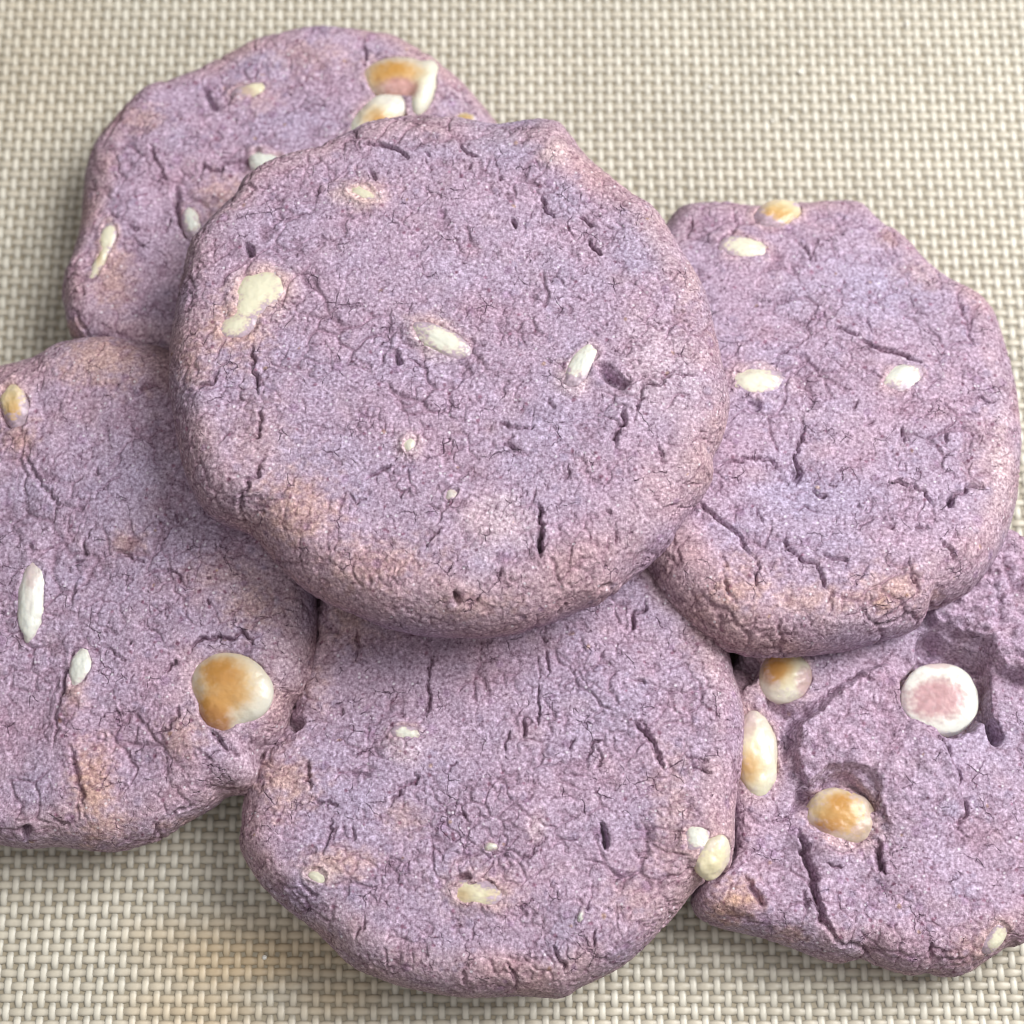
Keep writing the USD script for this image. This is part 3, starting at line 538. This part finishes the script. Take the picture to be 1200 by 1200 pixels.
# ---- right cookie, its near side resting on the lower right one
RT = [(745, 330), (768, 285), (785, 262), (800, 252), (840, 250), (872, 255), (890, 258), (930, 252), (965, 248), (1000, 249), (1012, 257), (1032, 277), (1060, 295), (1085, 320), (1110, 340), (1140, 355), (1162, 375), (1173, 400), (1181, 430), (1189, 470), (1193, 520), (1191, 560), (1186, 600), (1172, 645), (1148, 682), (1115, 703), (1088, 712), (1080, 730), (1040, 746), (1000, 756), (950, 763), (900, 766), (860, 762), (825, 742), (780, 700), (735, 620), (718, 520), (722, 410)]
build_cookie('finely cracked purple cookie on the right with three pale chips, beside the top cookie', RT, 11.0, 9.8, (0.02, 0.16), edge=5.5, seed=5, grid=450, rim_brown=0.35, lump=0.8, fine_crack=1.2,
    chips=[
        chip(870, 291, 27, 14, 10, h=0.9, white=0.35, halo=0.5), chip(890, 447, 31, 16, 6, h=1.0, white=0.4, halo=0.6), chip(1058, 442, 24, 15, -22, h=0.9, white=0.8, halo=0.5),
        dict(at=(911, 251), lobes=[(0, 0, 27, 15, -12)], h=1.8, grow=1.05, white=0.0, rag=0.4, toast=[(908, 252, 32, 18, 0.85), (900, 262, 18, 12, 0.6)], label='browned chip on the far rim')],
    cracks=[([(840, 545), (860, 542), (885, 537), (900, 536), (913, 552)], 4, 0.7), ([(944, 498), (938, 520), (932, 540), (931, 562)], 5, 0.8), ([(950, 572), (958, 580), (972, 587)], 5, 0.7), ([(1038, 563), (1060, 568), (1078, 572), (1085, 580), (1093, 592)], 4, 0.7), ([(1107, 590), (1115, 585), (1130, 576), (1150, 565)], 6, 0.8), ([(820, 590), (838, 607), (855, 618), (868, 626), (876, 645), (886, 656)], 5, 0.8), ([(915, 625), (922, 640), (938, 656), (955, 660), (965, 680), (975, 698)], 5, 0.8), ([(960, 648), (975, 654), (993, 655)], 5, 0.7), ([(1063, 670), (1072, 680), (1075, 694)], 5, 0.7), ([(1006, 400), (1030, 408), (1060, 420), (1078, 428)], 8, 0.8), ([(1106, 635), (1116, 648), (1117, 660)], 5, 0.7), ([(890, 655), (888, 672), (886, 690)], 3, 0.6), ([(845, 645), (852, 690), (862, 705)], 4, 0.6), ([(1070, 615), (1078, 620), (1090, 620)], 5, 0.6), ([(1030, 615), (1045, 618), (1052, 616)], 4, 0.6), ([(1107, 505), (1109, 520)], 4, 0.6), ([(1005, 470), (1000, 478)], 4, 0.5), ([(1015, 500), (1020, 490)], 4, 0.5), ([(1140, 465), (1160, 470), (1180, 470)], 3, 0.5), ([(880, 345), (900, 355), (930, 350)], 3, 0.4), ([(970, 380), (985, 385), (1010, 395)], 5, 0.6), ([(905, 420), (940, 400), (960, 385)], 3, 0.4), ([(1020, 735), (1050, 728), (1075, 715)], 5, 0.6), ([(930, 600), (945, 595), (960, 602)], 3, 0.5), ([(1000, 590), (1012, 600)], 3, 0.5), ([(890, 600), (893, 615)], 4, 0.5), ([(1056, 500), (1058, 520)], 4, 0.5), ([(930, 285), (945, 292), (952, 305)], 4, 0.5)],
    pits=[([(1108, 586), (1116, 583), (1117, 592), (1110, 594)], 1.3, 0.3), ([(876, 470), (890, 472), (892, 480), (880, 480)], 0.6, 0.3), ([(928, 550), (942, 552), (935, 567), (928, 562)], 0.7, 0.3)],
    bumps=[(870, 290, 36, 22, 0, 0.35), (890, 448, 44, 26, 0, 0.3), (960, 270, 40, 18, 0, 0.4), (1040, 400, 40, 20, 20, 0.5), (1100, 480, 60, 60, 0, 0.3), (1000, 610, 80, 60, 0, 0.4), (1040, 280, 20, 14, 0, 0.4), (1110, 370, 40, 30, 0, 0.4)],
    browns=[(860, 690, 50, 36, 0.6), (960, 705, 90, 22, 0.5), (1050, 690, 50, 30, 0.55), (1040, 280, 18, 14, 0.45), (1080, 320, 30, 20, 0.3), (1160, 540, 26, 60, 0.25), (880, 740, 60, 20, 0.3), (1035, 705, 14, 14, 0.8)], blues=[(935, 345, 30, 40, 0.45), (1000, 350, 60, 50, 0.25), (1170, 460, 20, 40, 0.3)], pinks=[(1175, 530, 16, 60, 0.3)])

# ---- top cookie, lying across the others
TP = [(412, 165), (440, 152), (487, 146), (530, 146), (560, 150), (583, 154), (604, 152), (630, 150), (655, 153), (666, 164), (682, 185), (710, 210), (745, 236), (768, 250), (785, 274), (800, 300), (815, 325), (828, 350), (836, 385), (843, 420), (850, 455), (852, 480), (845, 513), (833, 535), (832, 560), (822, 580), (800, 612), (782, 640), (760, 660), (733, 680), (712, 698), (680, 712), (640, 728), (600, 739), (550, 743), (500, 741), (460, 735), (433, 727), (400, 712), (370, 697), (345, 680), (323, 658), (293, 623), (265, 611), (250, 604), (233, 588), (213, 542), (202, 470), (200, 430), (207, 368), (220, 302), (231, 285), (250, 265), (275, 242), (287, 222), (308, 207), (333, 196), (370, 184)]
build_cookie('large round purple cookie lying on top of the others in the middle of the pile', TP, 11.5, 20.3, (-0.03, 0.05), edge=6.0, seed=6, grid=560, rim_brown=0.35, lump=0.75, fine_crack=1.1, fine=1.25,
    chips=[
        dict(at=(300, 355), lobes=[(5, -14, 30, 22, -20), (-21, 27, 24, 14, -15), (-6, 6, 18, 20, 30)], h=0.9, white=0.2, halo=0.9, rag=0.8),
        dict(at=(516, 398), lobes=[(0, 0, 36, 15, 27)], h=1.0, white=0.65, rag=0.7, halo=0.45), dict(at=(681, 429), lobes=[(0, 0, 28, 13, -58)], h=0.9, white=0.8, rag=0.6, halo=0.4),
        chip(425, 228, 21, 9, 22, h=0.5, white=0.2, sink=0.75, halo=0.7), chip(480, 521, 10, 11, 0, h=0.5, white=0.5, sink=0.7, halo=0.3), chip(529, 580, 8, 7, 0, h=0.3, white=0.8, sink=0.5, halo=0.2, dough=[(529, 580, 12, 12, 0.4)])],
    pits=[([(700, 426), (716, 428), (730, 440), (740, 447), (730, 456), (712, 450), (702, 440)], 1.7, 1.0), ([(463, 414), (470, 416), (471, 424), (465, 425)], 1.2, 0.3), ([(629, 625), (637, 625), (636, 645), (630, 645)], 1.3, 0.3), ([(702, 688), (715, 683), (716, 690), (703, 694)], 1.4, 0.3), ([(288, 286), (297, 292), (296, 300), (289, 296)], 1.2, 0.3), ([(530, 695), (536, 692), (537, 706), (532, 708)], 1.0, 0.3)],
    cracks=[([(731, 478), (730, 492), (724, 505), (721, 525)], 7, 1.1), ([(748, 480), (755, 455), (762, 450), (778, 445), (795, 432)], 3, 0.6), ([(772, 520), (774, 535), (778, 548)], 4, 0.6), ([(630, 588), (632, 605), (633, 640), (634, 655)], 6, 1.0), ([(294, 402), (297, 430), (298, 448), (302, 462)], 5, 0.9), ([(307, 476), (302, 500), (299, 520)], 4, 0.8), ([(309, 533), (300, 552), (290, 567), (283, 585), (284, 600), (293, 622)], 6, 1.0), ([(220, 463), (235, 455), (247, 450), (258, 435)], 5, 0.8), ([(585, 496), (600, 498), (608, 503), (630, 500)], 5, 0.7), ([(590, 520), (600, 523), (608, 530)], 5, 0.7), ([(430, 562), (443, 555), (456, 543)], 5, 0.7), ([(420, 168), (445, 170), (470, 178), (482, 190)], 5, 0.8), ([(538, 170), (548, 180), (562, 184)], 4, 0.6), ([(632, 228), (634, 240), (645, 253)], 6, 0.8), ([(691, 278), (694, 288), (703, 298)], 5, 0.8), ([(600, 258), (604, 266)], 7, 0.8), ([(582, 210), (592, 213)], 5, 0.6), ([(548, 190), (549, 197)], 5, 0.6), ([(517, 620), (500, 633), (500, 645)], 4, 0.6), ([(558, 697), (560, 715)], 4, 0.7), ([(665, 705), (650, 722)], 5, 0.7), ([(720, 605), (715, 602)], 5, 0.7), ([(728, 690), (740, 670), (758, 662)], 5, 0.8), ([(722, 640), (725, 625), (722, 612)], 4, 0.6), ([(470, 585), (478, 572)], 4, 0.5), ([(520, 580), (520, 592)], 3, 0.5), ([(645, 470), (650, 480)], 4, 0.5), ([(370, 215), (372, 232)], 4, 0.7), ([(433, 200), (440, 212)], 6, 0.6), ([(500, 180), (505, 185)], 4, 0.5), ([(675, 250), (690, 262), (700, 268)], 4, 0.6), ([(660, 560), (672, 545)], 3, 0.4), ([(255, 520), (270, 505)], 3, 0.4), ([(770, 440), (800, 440), (830, 438)], 3, 0.4), ([(745, 480), (752, 475)], 4, 0.5), ([(582, 665), (580, 690)], 4, 0.6), ([(410, 580), (418, 590), (430, 585)], 3, 0.4), ([(640, 420), (650, 428)], 3, 0.4)],
    bumps=[(645, 178, 30, 22, 30, 0.7), (425, 232, 34, 18, 20, 0.4), (480, 522, 20, 18, 0, 0.3), (580, 615, 50, 50, 0, 0.4), (240, 470, 20, 40, 0, 0.4), (340, 610, 40, 40, 0, 0.35), (500, 170, 60, 12, 0, 0.3), (690, 690, 30, 14, 0, 0.3), (820, 560, 20, 40, 0, 0.3)],
    browns=[(275, 385, 40, 36, 0.7), (345, 600, 60, 50, 0.6), (225, 420, 26, 40, 0.5), (430, 670, 90, 40, 0.5), (560, 710, 80, 26, 0.45), (600, 690, 60, 26, 0.3), (500, 380, 26, 16, 0.35), (425, 225, 34, 20, 0.4), (810, 330, 20, 50, 0.35), (660, 165, 24, 14, 0.35), (770, 260, 30, 22, 0.35), (300, 520, 40, 60, 0.25)],
    blues=[(490, 330, 80, 60, 0.35), (590, 180, 50, 24, 0.5), (660, 235, 26, 26, 0.6), (650, 330, 80, 90, 0.25), (450, 560, 60, 40, 0.3), (740, 290, 40, 40, 0.35), (280, 590, 30, 20, 0.4), (480, 170, 50, 14, 0.3), (370, 440, 60, 60, 0.2)], pinks=[(648, 184, 24, 16, 0.5), (425, 230, 36, 18, 0.45), (580, 615, 50, 40, 0.3), (515, 398, 46, 26, 0.4), (480, 520, 22, 22, 0.4), (670, 440, 26, 26, 0.3), (305, 350, 50, 44, 0.3), (770, 430, 60, 80, 0.18)])
